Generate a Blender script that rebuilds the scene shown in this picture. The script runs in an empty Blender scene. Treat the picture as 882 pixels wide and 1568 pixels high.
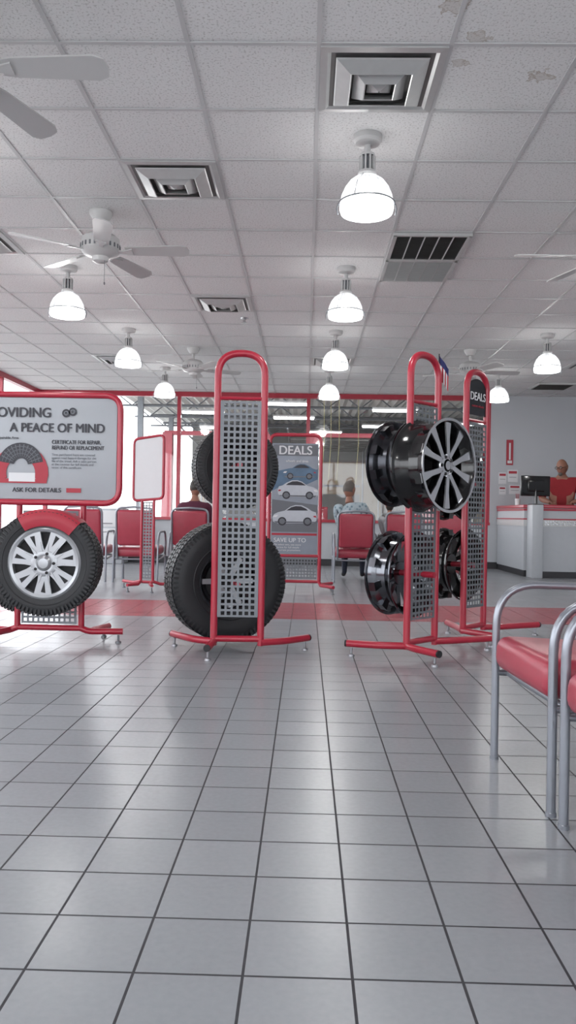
import bpy, bmesh, math, random
from mathutils import Vector, Matrix
random.seed(3)
rad = math.radians
scene = bpy.context.scene
CZ = 3.085
# ------------------------------------------------------------ materials
def nd(nt, t, **k):
    n = nt.nodes.new(t)
    for a, b in k.items(): setattr(n, a, b)
    return n
def mat(name, col, rough=0.5, metal=0.0, emit=0.0, ecol=None, noise=0.0, nscale=20.0, bump=0.0, bscale=200.0, spec=0.5, coat=0.0):
    m = bpy.data.materials.new(name); m.use_nodes = True
    nt = m.node_tree; b = nt.nodes["Principled BSDF"]
    b.inputs["Base Color"].default_value = (*col, 1)
    b.inputs["Roughness"].default_value = rough
    b.inputs["Metallic"].default_value = metal
    b.inputs["Specular IOR Level"].default_value = spec
    b.inputs["Coat Weight"].default_value = coat
    if emit > 0:
        b.inputs["Emission Color"].default_value = (*(ecol or col), 1)
        b.inputs["Emission Strength"].default_value = emit
    tc = nd(nt, "ShaderNodeTexCoord")
    if noise > 0:
        n = nd(nt, "ShaderNodeTexNoise"); n.inputs["Scale"].default_value = nscale; n.inputs["Detail"].default_value = 4
        nt.links.new(tc.outputs["Object"], n.inputs["Vector"])
        mx = nd(nt, "ShaderNodeMix", data_type='RGBA')
        mx.inputs[6].default_value = (*[c*(1-noise) for c in col], 1)
        mx.inputs[7].default_value = (*[min(1, c*(1+noise)) for c in col], 1)
        nt.links.new(n.outputs["Fac"], mx.inputs[0]); nt.links.new(mx.outputs[2], b.inputs["Base Color"])
    if bump > 0:
        n2 = nd(nt, "ShaderNodeTexNoise"); n2.inputs["Scale"].default_value = bscale
        nt.links.new(tc.outputs["Object"], n2.inputs["Vector"])
        bp = nd(nt, "ShaderNodeBump"); bp.inputs["Strength"].default_value = bump; bp.inputs["Distance"].default_value = 0.003
        nt.links.new(n2.outputs["Fac"], bp.inputs["Height"]); nt.links.new(bp.outputs[0], b.inputs["Normal"])
    return m
RED = mat("red_powdercoat", (0.37, 0.014, 0.036), 0.3, noise=0.08, coat=0.2)
REDV = mat("red_vinyl", (0.34, 0.036, 0.06), 0.3, noise=0.1, bump=0.15, bscale=300)
STEEL = mat("grey_steel", (0.16, 0.172, 0.19), 0.4, 0.3, noise=0.08)
TUBE = mat("grey_tube_paint", (0.27, 0.285, 0.32), 0.28, 0.6, noise=0.05)
CHROME = mat("satin_chrome", (0.6, 0.6, 0.62), 0.2, 1.0)
FOOTM = mat("glider_foot_metal", (0.3, 0.3, 0.32), 0.4, 0.8)
SILVER = mat("silver_wheel_paint", (0.36, 0.37, 0.39), 0.3, 0.6, noise=0.04)
DCHROME = mat("dark_chrome", (0.14, 0.145, 0.16), 0.16, 1.0)
BLACKG = mat("gloss_black", (0.004, 0.004, 0.005), 0.14, noise=0.1, coat=0.25)
GUNM = mat("gunmetal", (0.05, 0.052, 0.06), 0.22, 0.9)
GRILLD = mat("grille_backing", (0.085, 0.075, 0.07), 0.6, noise=0.1)
DIFFD = mat("diffuser_backing", (0.12, 0.12, 0.12), 0.5, 0.2, noise=0.1)
RUBBER = mat("tire_rubber", (0.009, 0.0095, 0.012), 0.55, noise=0.2, nscale=40, bump=0.12, bscale=150)
DARK = mat("dark_void", (0.01, 0.01, 0.012), 0.7, noise=0.1)
WHITE = mat("white_paint", (0.65, 0.65, 0.66), 0.45, noise=0.03)
WALLW = mat("wall_paint", (0.47, 0.49, 0.52), 0.7, noise=0.03, nscale=3)
FANW = mat("fan_white", (0.52, 0.52, 0.52), 0.35, noise=0.02)
BOARD = mat("sign_print_grey", (0.34, 0.36, 0.39), 0.35, noise=0.03, nscale=3)
INK = mat("sign_ink", (0.025, 0.025, 0.035), 0.5, noise=0.05)
REDINK = mat("sign_red_ink", (0.36, 0.016, 0.035), 0.45, noise=0.05)
GREYINK = mat("sign_grey_ink", (0.13, 0.14, 0.16), 0.5, noise=0.05)
LAM = mat("counter_laminate", (0.44, 0.46, 0.49), 0.4, noise=0.04)
BASEM = mat("dark_baseboard", (0.03, 0.03, 0.035), 0.5, noise=0.1)
DIFF = mat("diffuser_metal", (0.54, 0.55, 0.55), 0.32, 0.35, noise=0.08)
TBAR = mat("ceiling_tbar", (0.51, 0.515, 0.525), 0.45, noise=0.03)
SKIN = mat("skin_tone", (0.27, 0.125, 0.085), 0.55, noise=0.08)
HAIRD = mat("dark_hair", (0.02, 0.014, 0.011), 0.6, noise=0.3, nscale=80)
HAIRG = mat("grey_hair", (0.10, 0.085, 0.075), 0.6, noise=0.3, nscale=80)
DENIM = mat("dark_trousers", (0.02, 0.025, 0.045), 0.8, noise=0.15)
EYE = mat("eye_white", (0.6, 0.6, 0.6), 0.3, noise=0.02)
LIP = mat("lips", (0.2, 0.07, 0.06), 0.5, noise=0.05)
TAN = mat("bay_tan_wall", (0.24, 0.19, 0.13), 0.8, noise=0.12, nscale=2)
BAYG = mat("bay_grey_wall", (0.17, 0.17, 0.165), 0.8, noise=0.12, nscale=2)
CONC = mat("concrete", (0.42, 0.42, 0.41), 0.75, noise=0.15, nscale=1.5)
ROOFM = mat("bay_roof_metal", (0.55, 0.55, 0.53), 0.5, 0.0, noise=0.1, nscale=2)
YEL = mat("yellow_hose", (0.22, 0.19, 0.07), 0.5, noise=0.1)
TUBEL = mat("fluorescent_tube", (1, 1, 1), 0.5, emit=10, ecol=(1, 1, 1), noise=0.01)
BULB = mat("bulb_glow", (1, 1, 1), 0.5, emit=9, ecol=(1, 0.98, 0.95), noise=0.01)
PAPER = mat("paper", (0.66, 0.67, 0.69), 0.7, noise=0.02)
NAVY = mat("flag_navy", (0.015, 0.02, 0.10), 0.8, noise=0.1)
SKYP = mat("poster_sky", (0.24, 0.27, 0.32), 0.35, noise=0.25, nscale=5)
PBLUE = mat("poster_blue", (0.06, 0.12, 0.2), 0.35, noise=0.4, nscale=9)
CARW = mat("poster_car_white", (0.44, 0.47, 0.52), 0.35, noise=0.1)

def shade_mat():
    m = bpy.data.materials.new("prismatic_glass_shade"); m.use_nodes = True
    nt = m.node_tree; nt.nodes.clear()
    o = nd(nt, "ShaderNodeOutputMaterial"); tr = nd(nt, "ShaderNodeBsdfTransparent")
    p = nd(nt, "ShaderNodeBsdfPrincipled"); p.inputs["Base Color"].default_value = (.5, .52, .54, 1); p.inputs["Roughness"].default_value = .25
    p.inputs["Emission Color"].default_value = (1, .99, .97, 1)
    tc = nd(nt, "ShaderNodeTexCoord"); sp = nd(nt, "ShaderNodeSeparateXYZ")
    at = nd(nt, "ShaderNodeMath", operation='ARCTAN2'); ms = nd(nt, "ShaderNodeMath", operation='MULTIPLY'); ms.inputs[1].default_value = 30
    sn = nd(nt, "ShaderNodeMath", operation='SINE'); mr = nd(nt, "ShaderNodeMapRange")
    mr.inputs[1].default_value = -1; mr.inputs[2].default_value = 1; mr.inputs[3].default_value = .06; mr.inputs[4].default_value = .50
    L = nt.links.new
    L(tc.outputs["Object"], sp.inputs[0]); L(sp.outputs[0], at.inputs[0]); L(sp.outputs[1], at.inputs[1]); L(at.outputs[0], ms.inputs[0]); L(ms.outputs[0], sn.inputs[0]); L(sn.outputs[0], mr.inputs[0])
    mz = nd(nt, "ShaderNodeMapRange"); mz.inputs[1].default_value = -.23; mz.inputs[2].default_value = -.44; mz.inputs[3].default_value = .12; mz.inputs[4].default_value = 1.3
    L(sp.outputs[2], mz.inputs[0])
    mm = nd(nt, "ShaderNodeMath", operation='MULTIPLY'); L(mr.outputs[0], mm.inputs[0]); L(mz.outputs[0], mm.inputs[1]); L(mm.outputs[0], p.inputs["Emission Strength"])
    mx = nd(nt, "ShaderNodeMixShader"); mx.inputs[0].default_value = .78
    L(tr.outputs[0], mx.inputs[1]); L(p.outputs[0], mx.inputs[2]); L(mx.outputs[0], o.inputs[0])
    return m
SHADE = shade_mat()
def glass_mat():
    m = bpy.data.materials.new("window_glass"); m.use_nodes = True
    nt = m.node_tree; nt.nodes.clear()
    o = nd(nt, "ShaderNodeOutputMaterial"); tr = nd(nt, "ShaderNodeBsdfTransparent"); g = nd(nt, "ShaderNodeBsdfGlossy"); g.inputs["Roughness"].default_value = .03
    mx = nd(nt, "ShaderNodeMixShader"); mx.inputs[0].default_value = .05
    nt.links.new(tr.outputs[0], mx.inputs[1]); nt.links.new(g.outputs[0], mx.inputs[2]); nt.links.new(mx.outputs[0], o.inputs[0])
    return m
GLASS = glass_mat()
def floor_mat():
    m = bpy.data.materials.new("floor_tile_ceramic"); m.use_nodes = True
    nt = m.node_tree; b = nt.nodes["Principled BSDF"]; L = nt.links.new
    tc = nd(nt, "ShaderNodeTexCoord"); mp = nd(nt, "ShaderNodeMapping"); mp.inputs["Location"].default_value = (.107+2.14*4, -.062+2.14*4, 0)
    L(tc.outputs["Object"], mp.inputs[0])
    def brick(c1, c2, mo):
        k = nd(nt, "ShaderNodeTexBrick"); k.offset = 0; k.squash = 1
        k.inputs["Scale"].default_value = 1; k.inputs["Brick Width"].default_value = .214; k.inputs["Row Height"].default_value = .214
        k.inputs["Mortar Size"].default_value = .0033; k.inputs["Mortar Smooth"].default_value = .2
        k.inputs["Color1"].default_value = (*c1, 1); k.inputs["Color2"].default_value = (*c2, 1); k.inputs["Mortar"].default_value = (*mo, 1)
        L(mp.outputs[0], k.inputs["Vector"]); return k
    g = brick((.265, .278, .298), (.29, .303, .323), (.03, .03, .036))
    r = brick((.30, .045, .06), (.35, .058, .075), (.05, .025, .025))
    sp = nd(nt, "ShaderNodeSeparateXYZ"); L(tc.outputs["Object"], sp.inputs[0])
    a = nd(nt, "ShaderNodeMath", operation='GREATER_THAN'); a.inputs[1].default_value = .062+.214*32
    c = nd(nt, "ShaderNodeMath", operation='LESS_THAN'); c.inputs[1].default_value = .062+.214*38
    e = nd(nt, "ShaderNodeMath", operation='MULTIPLY'); L(sp.outputs[1], a.inputs[0]); L(sp.outputs[1], c.inputs[0]); L(a.outputs[0], e.inputs[0]); L(c.outputs[0], e.inputs[1])
    mx = nd(nt, "ShaderNodeMix", data_type='RGBA'); L(e.outputs[0], mx.inputs[0]); L(g.outputs[0], mx.inputs[6]); L(r.outputs[0], mx.inputs[7])
    n = nd(nt, "ShaderNodeTexNoise"); n.inputs["Scale"].default_value = 60; n.inputs["Detail"].default_value = 4; L(tc.outputs["Object"], n.inputs["Vector"])
    mr = nd(nt, "ShaderNodeMapRange"); mr.inputs[3].default_value = .92; mr.inputs[4].default_value = 1.08; L(n.outputs["Fac"], mr.inputs[0])
    mu = nd(nt, "ShaderNodeVectorMath", operation='MULTIPLY'); L(mx.outputs[2], mu.inputs[0]); L(mr.outputs[0], mu.inputs[1])
    L(mu.outputs[0], b.inputs["Base Color"])
    m3 = nd(nt, "ShaderNodeMath", operation='MULTIPLY_ADD'); m3.inputs[1].default_value = .45; m3.inputs[2].default_value = .27; L(g.outputs["Fac"], m3.inputs[0])
    L(m3.outputs[0], b.inputs["Roughness"])
    # faint dents / slight unevenness of every tile
    bp = nd(nt, "ShaderNodeBump"); bp.inputs["Strength"].default_value = .6; bp.inputs["Distance"].default_value = .003; bp.invert = True
    L(g.outputs["Fac"], bp.inputs["Height"])
    n2 = nd(nt, "ShaderNodeTexNoise"); n2.inputs["Scale"].default_value = 7; n2.inputs["Detail"].default_value = 1; L(tc.outputs["Object"], n2.inputs["Vector"])
    b2 = nd(nt, "ShaderNodeBump"); b2.inputs["Strength"].default_value = .10; b2.inputs["Distance"].default_value = .01
    L(n2.outputs["Fac"], b2.inputs["Height"]); L(bp.outputs[0], b2.inputs["Normal"]); L(b2.outputs[0], b.inputs["Normal"])
    return m
def ceil_mat():
    m = bpy.data.materials.new("acoustic_ceiling_tile"); m.use_nodes = True
    nt = m.node_tree; b = nt.nodes["Principled BSDF"]; L = nt.links.new; b.inputs["Roughness"].default_value = .9
    tc = nd(nt, "ShaderNodeTexCoord")
    n = nd(nt, "ShaderNodeTexNoise"); n.inputs["Scale"].default_value = 85; n.inputs["Detail"].default_value = 3; L(tc.outputs["Object"], n.inputs["Vector"])
    cr = nd(nt, "ShaderNodeValToRGB"); cr.color_ramp.elements[0].position = .34; cr.color_ramp.elements[0].color = (.50, .50, .50, 1)
    cr.color_ramp.elements[1].position = .46; cr.color_ramp.elements[1].color = (.725, .73, .735, 1)
    L(n.outputs["Fac"], cr.inputs[0])
    cur = cr.outputs[0]
    n3 = nd(nt, "ShaderNodeTexNoise"); n3.inputs["Scale"].default_value = 22; n3.inputs["Detail"].default_value = 5; L(tc.outputs["Object"], n3.inputs["Vector"])
    for (x, y, r) in [(.60, 3.42, .055), (.745, 3.66, .045), (.70, 3.87, .035), (1.13, 3.96, .045), (1.5, 3.3, .05)]:
        d = nd(nt, "ShaderNodeVectorMath", operation='DISTANCE'); d.inputs[1].default_value = (x, y, 0); L(tc.outputs["Object"], d.inputs[0])
        ad = nd(nt, "ShaderNodeMath", operation='MULTIPLY_ADD'); L(n3.outputs["Fac"], ad.inputs[0]); ad.inputs[1].default_value = .2; ad.inputs[2].default_value = -.1
        su = nd(nt, "ShaderNodeMath", operation='ADD'); L(d.outputs["Value"], su.inputs[0]); L(ad.outputs[0], su.inputs[1])
        cr2 = nd(nt, "ShaderNodeValToRGB"); el = cr2.color_ramp.elements
        el[0].position = 0; el[0].color = (.28, .28, .28, 1); el[1].position = r*10*1.15; el[1].color = (0, 0, 0, 1)
        k1 = el.new(r*10*.75); k1.color = (.3, .3, .3, 1); k2 = el.new(r*10); k2.color = (.75, .75, .75, 1)
        sc = nd(nt, "ShaderNodeMath", operation='MULTIPLY'); sc.inputs[1].default_value = 10; L(su.outputs[0], sc.inputs[0]); L(sc.outputs[0], cr2.inputs[0])
        mx = nd(nt, "ShaderNodeMix", data_type='RGBA'); mx.inputs[7].default_value = (.30, .24, .18, 1); L(cr2.outputs[0], mx.inputs[0]); L(cur, mx.inputs[6]); cur = mx.outputs[2]
    L(cur, b.inputs["Base Color"])
    bp = nd(nt, "ShaderNodeBump"); bp.inputs["Strength"].default_value = .4; bp.inputs["Distance"].default_value = .003; L(n.outputs["Fac"], bp.inputs["Height"]); L(bp.outputs[0], b.inputs["Normal"])
    return m
def pattern_mat():
    m = bpy.data.materials.new("patterned_shirt"); m.use_nodes = True
    nt = m.node_tree; b = nt.nodes["Principled BSDF"]; b.inputs["Roughness"].default_value = .85
    tc = nd(nt, "ShaderNodeTexCoord"); v = nd(nt, "ShaderNodeTexVoronoi"); v.inputs["Scale"].default_value = 22
    cr = nd(nt, "ShaderNodeValToRGB"); cr.color_ramp.elements[0].color = (.02, .09, .13, 1); cr.color_ramp.elements[1].color = (.35, .42, .46, 1); cr.color_ramp.elements[1].position = .5
    nt.links.new(tc.outputs["Object"], v.inputs["Vector"]); nt.links.new(v.outputs["Distance"], cr.inputs[0]); nt.links.new(cr.outputs[0], b.inputs["Base Color"])
    return m
SHIRTP = pattern_mat()
SHIRTR = mat("red_work_shirt", (0.25, 0.01, 0.016), 0.8, noise=0.12, bump=.2)
SHIRTM = mat("maroon_shirt", (0.08, 0.015, 0.035), 0.85, noise=0.15)
SHIRTW = mat("white_tee", (0.45, 0.46, 0.48), 0.85, noise=0.06)

# ------------------------------------------------------------ mesh builder
class MB:
    def __init__(s): s.v = []; s.f = []; s.m = []
    def add(s, vs, fs, mi=0, M=None):
        o = len(s.v)
        for v in vs:
            v = Vector(v); s.v.append(M @ v if M else v)
        for i, f in enumerate(fs):
            s.f.append([a+o for a in f]); s.m.append(mi[i] if isinstance(mi, list) else mi)
    def box(s, c, d, mi=0, M=None, R=None):
        vs = []
        for x in (-.5, .5):
            for y in (-.5, .5):
                for z in (-.5, .5):
                    v = Vector((x*d[0], y*d[1], z*d[2]))
                    if R: v = R @ v
                    vs.append(v+Vector(c))
        s.add(vs, [(0, 1, 3, 2), (4, 6, 7, 5), (0, 4, 5, 1), (2, 3, 7, 6), (0, 2, 6, 4), (1, 5, 7, 3)], mi, M)
    def rbox(s, c, d, r, mi=0, M=None, R=None, seg=3):
        bm = bmesh.new(); bmesh.ops.create_cube(bm, size=1)
        for v in bm.verts: v.co = Vector((v.co.x*d[0], v.co.y*d[1], v.co.z*d[2]))
        bmesh.ops.bevel(bm, geom=list(bm.edges), offset=r, segments=seg, profile=.5, affect='EDGES')
        bm.verts.index_update()
        vs = [((R @ v.co) if R else v.co)+Vector(c) for v in bm.verts]
        s.add(vs, [[v.index for v in f.verts] for f in bm.faces], mi, M); bm.free()
    def tube(s, pts, r, mi=0, seg=10, closed=False, M=None):
        pts = [Vector(p) for p in pts]; n = len(pts)
        rr = r if isinstance(r, list) else [r]*n
        T = []
        for i in range(n):
            a = pts[(i-1) % n] if (closed or i > 0) else pts[i]
            b = pts[(i+1) % n] if (closed or i < n-1) else pts[i]
            T.append((b-a).normalized())
        up = Vector((0, 0, 1)) if abs(T[0].z) < .9 else Vector((0, 1, 0))
        N = (up-T[0]*up.dot(T[0])).normalized()
        vs = []
        for i in range(n):
            N = (N-T[i]*N.dot(T[i])).normalized(); B = T[i].cross(N)
            for k in range(seg):
                a = 2*math.pi*k/seg
                vs.append(pts[i]+(N*math.cos(a)+B*math.sin(a))*rr[i])
        fs = []
        for i in range(n if closed else n-1):
            j = (i+1) % n
            for k in range(seg):
                k2 = (k+1) % seg
                fs.append((i*seg+k, i*seg+k2, j*seg+k2, j*seg+k))
        if not closed:
            fs.append(tuple(range(seg-1, -1, -1))); fs.append(tuple((n-1)*seg+k for k in range(seg)))
        s.add(vs, fs, mi, M)
    def lathe(s, prof, mi=0, seg=32, M=None):
        vs = []; n = len(prof)
        for (r, h) in prof:
            for k in range(seg):
                a = 2*math.pi*k/seg; vs.append((r*math.cos(a), r*math.sin(a), h))
        fs = []; ms = []
        for i in range(n-1):
            for k in range(seg):
                k2 = (k+1) % seg
                fs.append((i*seg+k, i*seg+k2, (i+1)*seg+k2, (i+1)*seg+k)); ms.append(mi[i] if isinstance(mi, list) else mi)
        s.add(vs, fs, ms, M)
    def prism(s, poly, z0, z1, mi=0, M=None):
        n = len(poly)
        vs = [(x, y, z0) for x, y in poly]+[(x, y, z1) for x, y in poly]
        fs = [tuple(range(n-1, -1, -1)), tuple(range(n, 2*n))]+[(i, (i+1) % n, n+(i+1) % n, n+i) for i in range(n)]
        s.add(vs, fs, mi, M)
    def ell(s, c, r, mi=0, seg=16, rings=10, M=None, fn=None, keep=None):
        vs = []; fs = []
        for i in range(rings+1):
            ph = math.pi*i/rings
            for k in range(seg):
                a = 2*math.pi*k/seg
                v = Vector((math.sin(ph)*math.cos(a)*r[0], math.sin(ph)*math.sin(a)*r[1], math.cos(ph)*r[2]))
                if fn: v = fn(v)
                vs.append(v+Vector(c))
        for i in range(rings):
            for k in range(seg):
                q = (i*seg+k, (i+1)*seg+k, (i+1)*seg+(k+1) % seg, i*seg+(k+1) % seg)
                if keep and not keep(sum((vs[j] for j in q), Vector())/4-Vector(c)): continue
                fs.append(q)
        s.add(vs, fs, mi, M)
    def perf(s, x0, x1, z0, z1, pitch, hole, mi=0, M=None):
        nx = int((x1-x0)/pitch); nz = int((z1-z0)/pitch)
        def ax(a, b, n):
            mg = ((b-a)-n*pitch)/2; o = [a]; 
            for i in range(n):
                c = a+mg+pitch*(i+.5); o += [c-hole/2, c+hole/2]
            return o+[b]
        X = ax(x0, x1, nx); Z = ax(z0, z1, nz)
        vs = [(x, 0, z) for z in Z for x in X]; w = len(X); fs = []
        for j in range(len(Z)-1):
            for i in range(w-1):
                if i % 2 == 1 and j % 2 == 1: continue
                fs.append((j*w+i, j*w+i+1, (j+1)*w+i+1, (j+1)*w+i))
        s.add(vs, fs, mi, M)
    def build(s, name, mats, parent=None, loc=(0, 0, 0), rot=(0, 0, 0), smooth=True, ang=38):
        me = bpy.data.meshes.new(name); me.from_pydata([tuple(v) for v in s.v], [], s.f)
        for m in mats: me.materials.append(m)
        me.polygons.foreach_set("material_index", s.m)
        bm = bmesh.new(); bm.from_mesh(me)
        bmesh.ops.remove_doubles(bm, verts=bm.verts, dist=1e-6)
        bmesh.ops.recalc_face_normals(bm, faces=bm.faces); bm.to_mesh(me); bm.free()
        if smooth:
            me.polygons.foreach_set("use_smooth", [True]*len(me.polygons)); me.set_sharp_from_angle(angle=rad(ang))
        ob = bpy.data.objects.new(name, me); scene.collection.objects.link(ob)
        ob.location = loc; ob.rotation_euler = rot
        if parent: ob.parent = parent
        return ob
def group(name, loc=(0, 0, 0), rz=0.0):
    e = bpy.data.objects.new(name, None); e.empty_display_size = .1; scene.collection.objects.link(e)
    e.location = loc; e.rotation_euler = (0, 0, rz); return e
def dup(e, loc, rz=None):
    n = bpy.data.objects.new(e.name.split('.')[0], None); scene.collection.objects.link(n); n.location = loc
    n.rotation_euler = (0, 0, e.rotation_euler.z if rz is None else rz)
    for c in e.children:
        k = c.copy(); scene.collection.objects.link(k); k.parent = n
    return n
def fillet(pts, r, n=6, closed=False):
    pts = [Vector(p) for p in pts]; out = []; N = len(pts)
    for i, p in enumerate(pts):
        if not closed and i in (0, N-1): out.append(p); continue
        a = pts[(i-1) % N]; b = pts[(i+1) % N]
        rr = min(r, (a-p).length*.49, (b-p).length*.49)
        s0 = p+(a-p).normalized()*rr; e0 = p+(b-p).normalized()*rr
        for k in range(n+1):
            t = k/n; out.append(s0*(1-t)**2+p*2*t*(1-t)+e0*t*t)
    return out
def text(body, size, loc, m, parent, align='LEFT', bold=0.0, rot=(rad(90), 0, 0), sx=1.0, name="lettering"):
    for k in range(3 if bold else 1):
        cu = bpy.data.curves.new(name, 'FONT'); cu.body = body; cu.size = size; cu.align_x = align; cu.extrude = .0006
        cu.materials.append(m); ob = bpy.data.objects.new(name, cu); scene.collection.objects.link(ob)
        ob.location = (loc[0]+(k-1 if bold else 0)*bold, loc[1]-k*.0002, loc[2]+(bold*.5 if k == 1 else 0)); ob.rotation_euler = rot; ob.scale = (sx, 1, 1); ob.parent = parent

# ------------------------------------------------------------ room shell
XL, XR, YF, YB = -4.85, 7.0, -3.0, 14.35
def plane(name, x0, x1, y0, y1, z, m):
    b = MB(); b.add([(x0, y0, z), (x1, y0, z), (x1, y1, z), (x0, y1, z)], [(0, 1, 2, 3)])
    return b.build(name, [m], smooth=False)
def slab(name, x0, x1, y0, y1, z0, z1, m):
    b = MB(); b.box(((x0+x1)/2, (y0+y1)/2, (z0+z1)/2), (x1-x0, y1-y0, z1-z0)); return b.build(name, [m], smooth=False)
slab("floor", XL, XR, YF, YB+.1, -.1, 0, floor_mat())
c = MB(); c.box(((XL+XR)/2, (YF+YB)/2, .05), (XR-XL+.3, YB-YF+.2, .1)); c.build("ceiling", [ceil_mat()], loc=(0, 0, CZ), smooth=False)
g = MB(); t = .022
k = -20
while k < 30:
    x = .025+.61*k
    if XL < x < XR: g.box((x, (YF+YB)/2, CZ-.003), (t, YB-YF, .006))
    y = 3.695+.61*k
    if YF < y < YB: g.box(((XL+XR)/2, y, CZ-.0035), (XR-XL, t, .006))
    k += 1
g.build("trim_ceiling_grid", [TBAR], smooth=False)
slab("wall_back", 3.28, XR, YB, YB+.15, 0, CZ+.05, WALLW)
slab("wall_back_knee", XL, 3.28, YB, YB+.15, 0, .78, WALLW)
slab("baseboard_back", XL, XR, YB-.02, YB, 0, .12, BASEM)
slab("wall_right", XR, XR+.15, YF, YB, 0, CZ+.05, WALLW)
slab("baseboard_right", XR-.02, XR, YF, YB, 0, .12, BASEM)
f = MB()
for x in (-4.72, -2.31, .02, 3.26): f.box((x, YB+.05, (.78+CZ)/2), (.065, .08, CZ-.78))
f.box(((XL+3.28)/2, YB+.05, CZ-.045), (3.28-XL, .1, .085)); f.box(((XL+3.28)/2, YB+.03, .80), (3.28-XL, .14, .05))
f.build("trim_back_window_frame", [RED], smooth=False)
slab("window_1", XL+.05, 3.25, YB+.05, YB+.056, .82, CZ-.09, GLASS)
f = MB(); y = YF+.05
while y < YB: 
    f.box((XL-.03, y, CZ/2), (.07, .06, CZ)); y += 1.73
f.box((XL-.03, (YF+YB)/2, CZ-.04), (.1, YB-YF, .08)); f.box((XL-.03, (YF+YB)/2, .2), (.1, YB-YF, .4)); 
f.build("trim_left_window_frame", [RED], smooth=False)
slab("window_2", XL-.03, XL-.024, YF, YB, .4, CZ-.08, GLASS)
f = MB(); x = XL
while x <= XR+.01:
    f.box((x, YF, CZ/2), (.07, .08, CZ)); x += 1.98
f.box(((XL+XR)/2, YF, CZ-.05), (XR-XL, .1, .1)); f.box(((XL+XR)/2, YF, .1), (XR-XL, .1, .2))
f.build("trim_front_window_frame", [RED], smooth=False)
slab("window_3", XL, XR, YF, YF+.006, .2, CZ-.1, GLASS)
plane("ground_outside", -60, 60, -50, 70, -.12, CONC)

# service bay behind the glass
BX0, BX1, BY1 = -4.7, 10, 30
slab("bay_floor", BX0, BX1, YB+.15, BY1, -.1, -.01, CONC)
slab("wall_bay_back", BX0+.4, BX1, BY1, BY1+.2, 0, 2.9, TAN)
slab("wall_bay_back_upper", BX0+.4, BX1, BY1, BY1+.2, 2.9, 4.3, BAYG)
slab("wall_bay_right", BX1, BX1+.2, YB+.2, BY1, 0, 4.3, BAYG)
rf = MB(); n = 60
xs = [BX0-.6+(BX1-BX0+.6)*i/(n*2) for i in range(n*2+1)]
vs = []; fs = []
for i, x in enumerate(xs):
    z = 4.25+(.07 if i % 2 else 0); vs += [(x, YB+.3, z), (x, BY1+1, z)]
for i in range(len(xs)-1): fs.append((2*i, 2*i+2, 2*i+3, 2*i+1))
rf.add(vs, fs); rf.build("bay_roof", [ROOFM], smooth=False)
tr = MB()
for y in (17, 19.5, 22, 24.5, 27, 29.3):
    tr.tube([(BX0-.6, y, 4.2), (BX1, y, 4.2)], .04, seg=4); tr.tube([(BX0-.6, y, 3.85), (BX1, y, 3.85)], .03, seg=4)
    x = BX0-.6; up = True
    while x < BX1-.5:
        tr.tube([(x, y, 4.2 if up else 3.85), (x+.45, y, 3.85 if up else 4.2)], .018, seg=4); up = not up; x += .45
for y in (17, 22, 27): tr.box((BX0+.1, y, 2.1), (.15, .15, 4.2))
tr.build("bay_roof_truss", [STEEL], smooth=False)
# overhead bay-door tracks and rolled-up sectional doors
dt = MB()
for x0 in (-3.9, -.6, 2.7):
    for s in (0, 2.7): dt.tube(fillet([(x0+s, 29.8, 0), (x0+s, 29.8, 3.3), (x0+s, 24.6, 3.55)], .4, 6), .03, 0, 6)
    for i in range(5): dt.box((x0+1.35, 29.4-i*.62, 3.30+.03*i), (2.6, .58, .04), 1)
dt.build("bay_door_tracks", [STEEL, BAYG], smooth=False)
b = MB()
for x in (-3.9, -.6, 2.7):
    b.box((x+1.35, 29.96, .9), (2.5, .04, 1.6), 0)
    for j in range(3): b.box((x+1.35, 29.93, 2.0+.01*j), (2.5, .03, .05), 1)
b.build("bay_wall_panels", [BAYG, STEEL], smooth=False)
fl = MB()
for (x, y) in [(-3, 18), (0, 18), (3, 18), (-.6, 21), (-.4, 24), (2.4, 22), (2.4, 26), (-3, 23), (-3, 27), (5, 20), (5, 25), (.6, 28)]:
    fl.box((x, y, 3.8), (1.2, .14, .05), 0); fl.box((x, y, 3.85), (1.25, .3, .05), 1)
fl.build("bay_fluorescent_light", [TUBEL, WHITE], smooth=False)
def lift(x, y):
    e = group("vehicle_lift", (x, y, 0)); b = MB()
    for s in (-1, 1):
        b.box((s*1.4, 0, 1.6), (.28, .3, 3.2)); b.box((s*1.4, 0, .02), (.5, .7, .06))
        for d in (-1, 1): b.tube([(s*1.3, .1*d, .35), (s*.75, .8*d, .35)], .06, seg=6)
    b.box((0, 0, 3.2), (3, .2, .12)); b.build("lift_frame", [RED], parent=e, smooth=False)
lift(1.6, 23); lift(-2.6, 23)
b = MB()
for x in (.35, .5, .68, 1.1): b.tube([(x, 17.5, 4.2), (x+.03, 17.5, 2.5), (x-.02, 17.5, 1.6)], .008, seg=5)
for x in (.35, 1.1): b.lathe([(.02, -.05), (.15, -.05), (.15, .05), (.02, .05)], M=Matrix.Translation((x, 17.5, 3.95)) @ Matrix.Rotation(rad(90), 4, 'X'), seg=14)
b.build("air_hose_reel", [YEL])
def toolcab(x, y):
    e = group("tool_cabinet", (x, y, -.01)); b = MB(); b.rbox((0, 0, .65), (.9, .5, 1.1), .02, 0)
    for i in range(6): b.box((0, -.26, .2+.17*i), (.82, .02, .14), 1); b.tube([(-.3, -.29, .25+.17*i), (.3, -.29, .25+.17*i)], .01, 2, seg=6)
    for sx in (-.35, .35):
        for sy in (-.18, .18): b.ell((sx, sy, .05), (.05, .05, .05), 3, 8, 6)
    b.build("cabinet_body", [RED, REDINK, CHROME, RUBBER], parent=e)
toolcab(-1.2, 27.5); toolcab(.3, 27.5); toolcab(4.4, 27.0)

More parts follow.
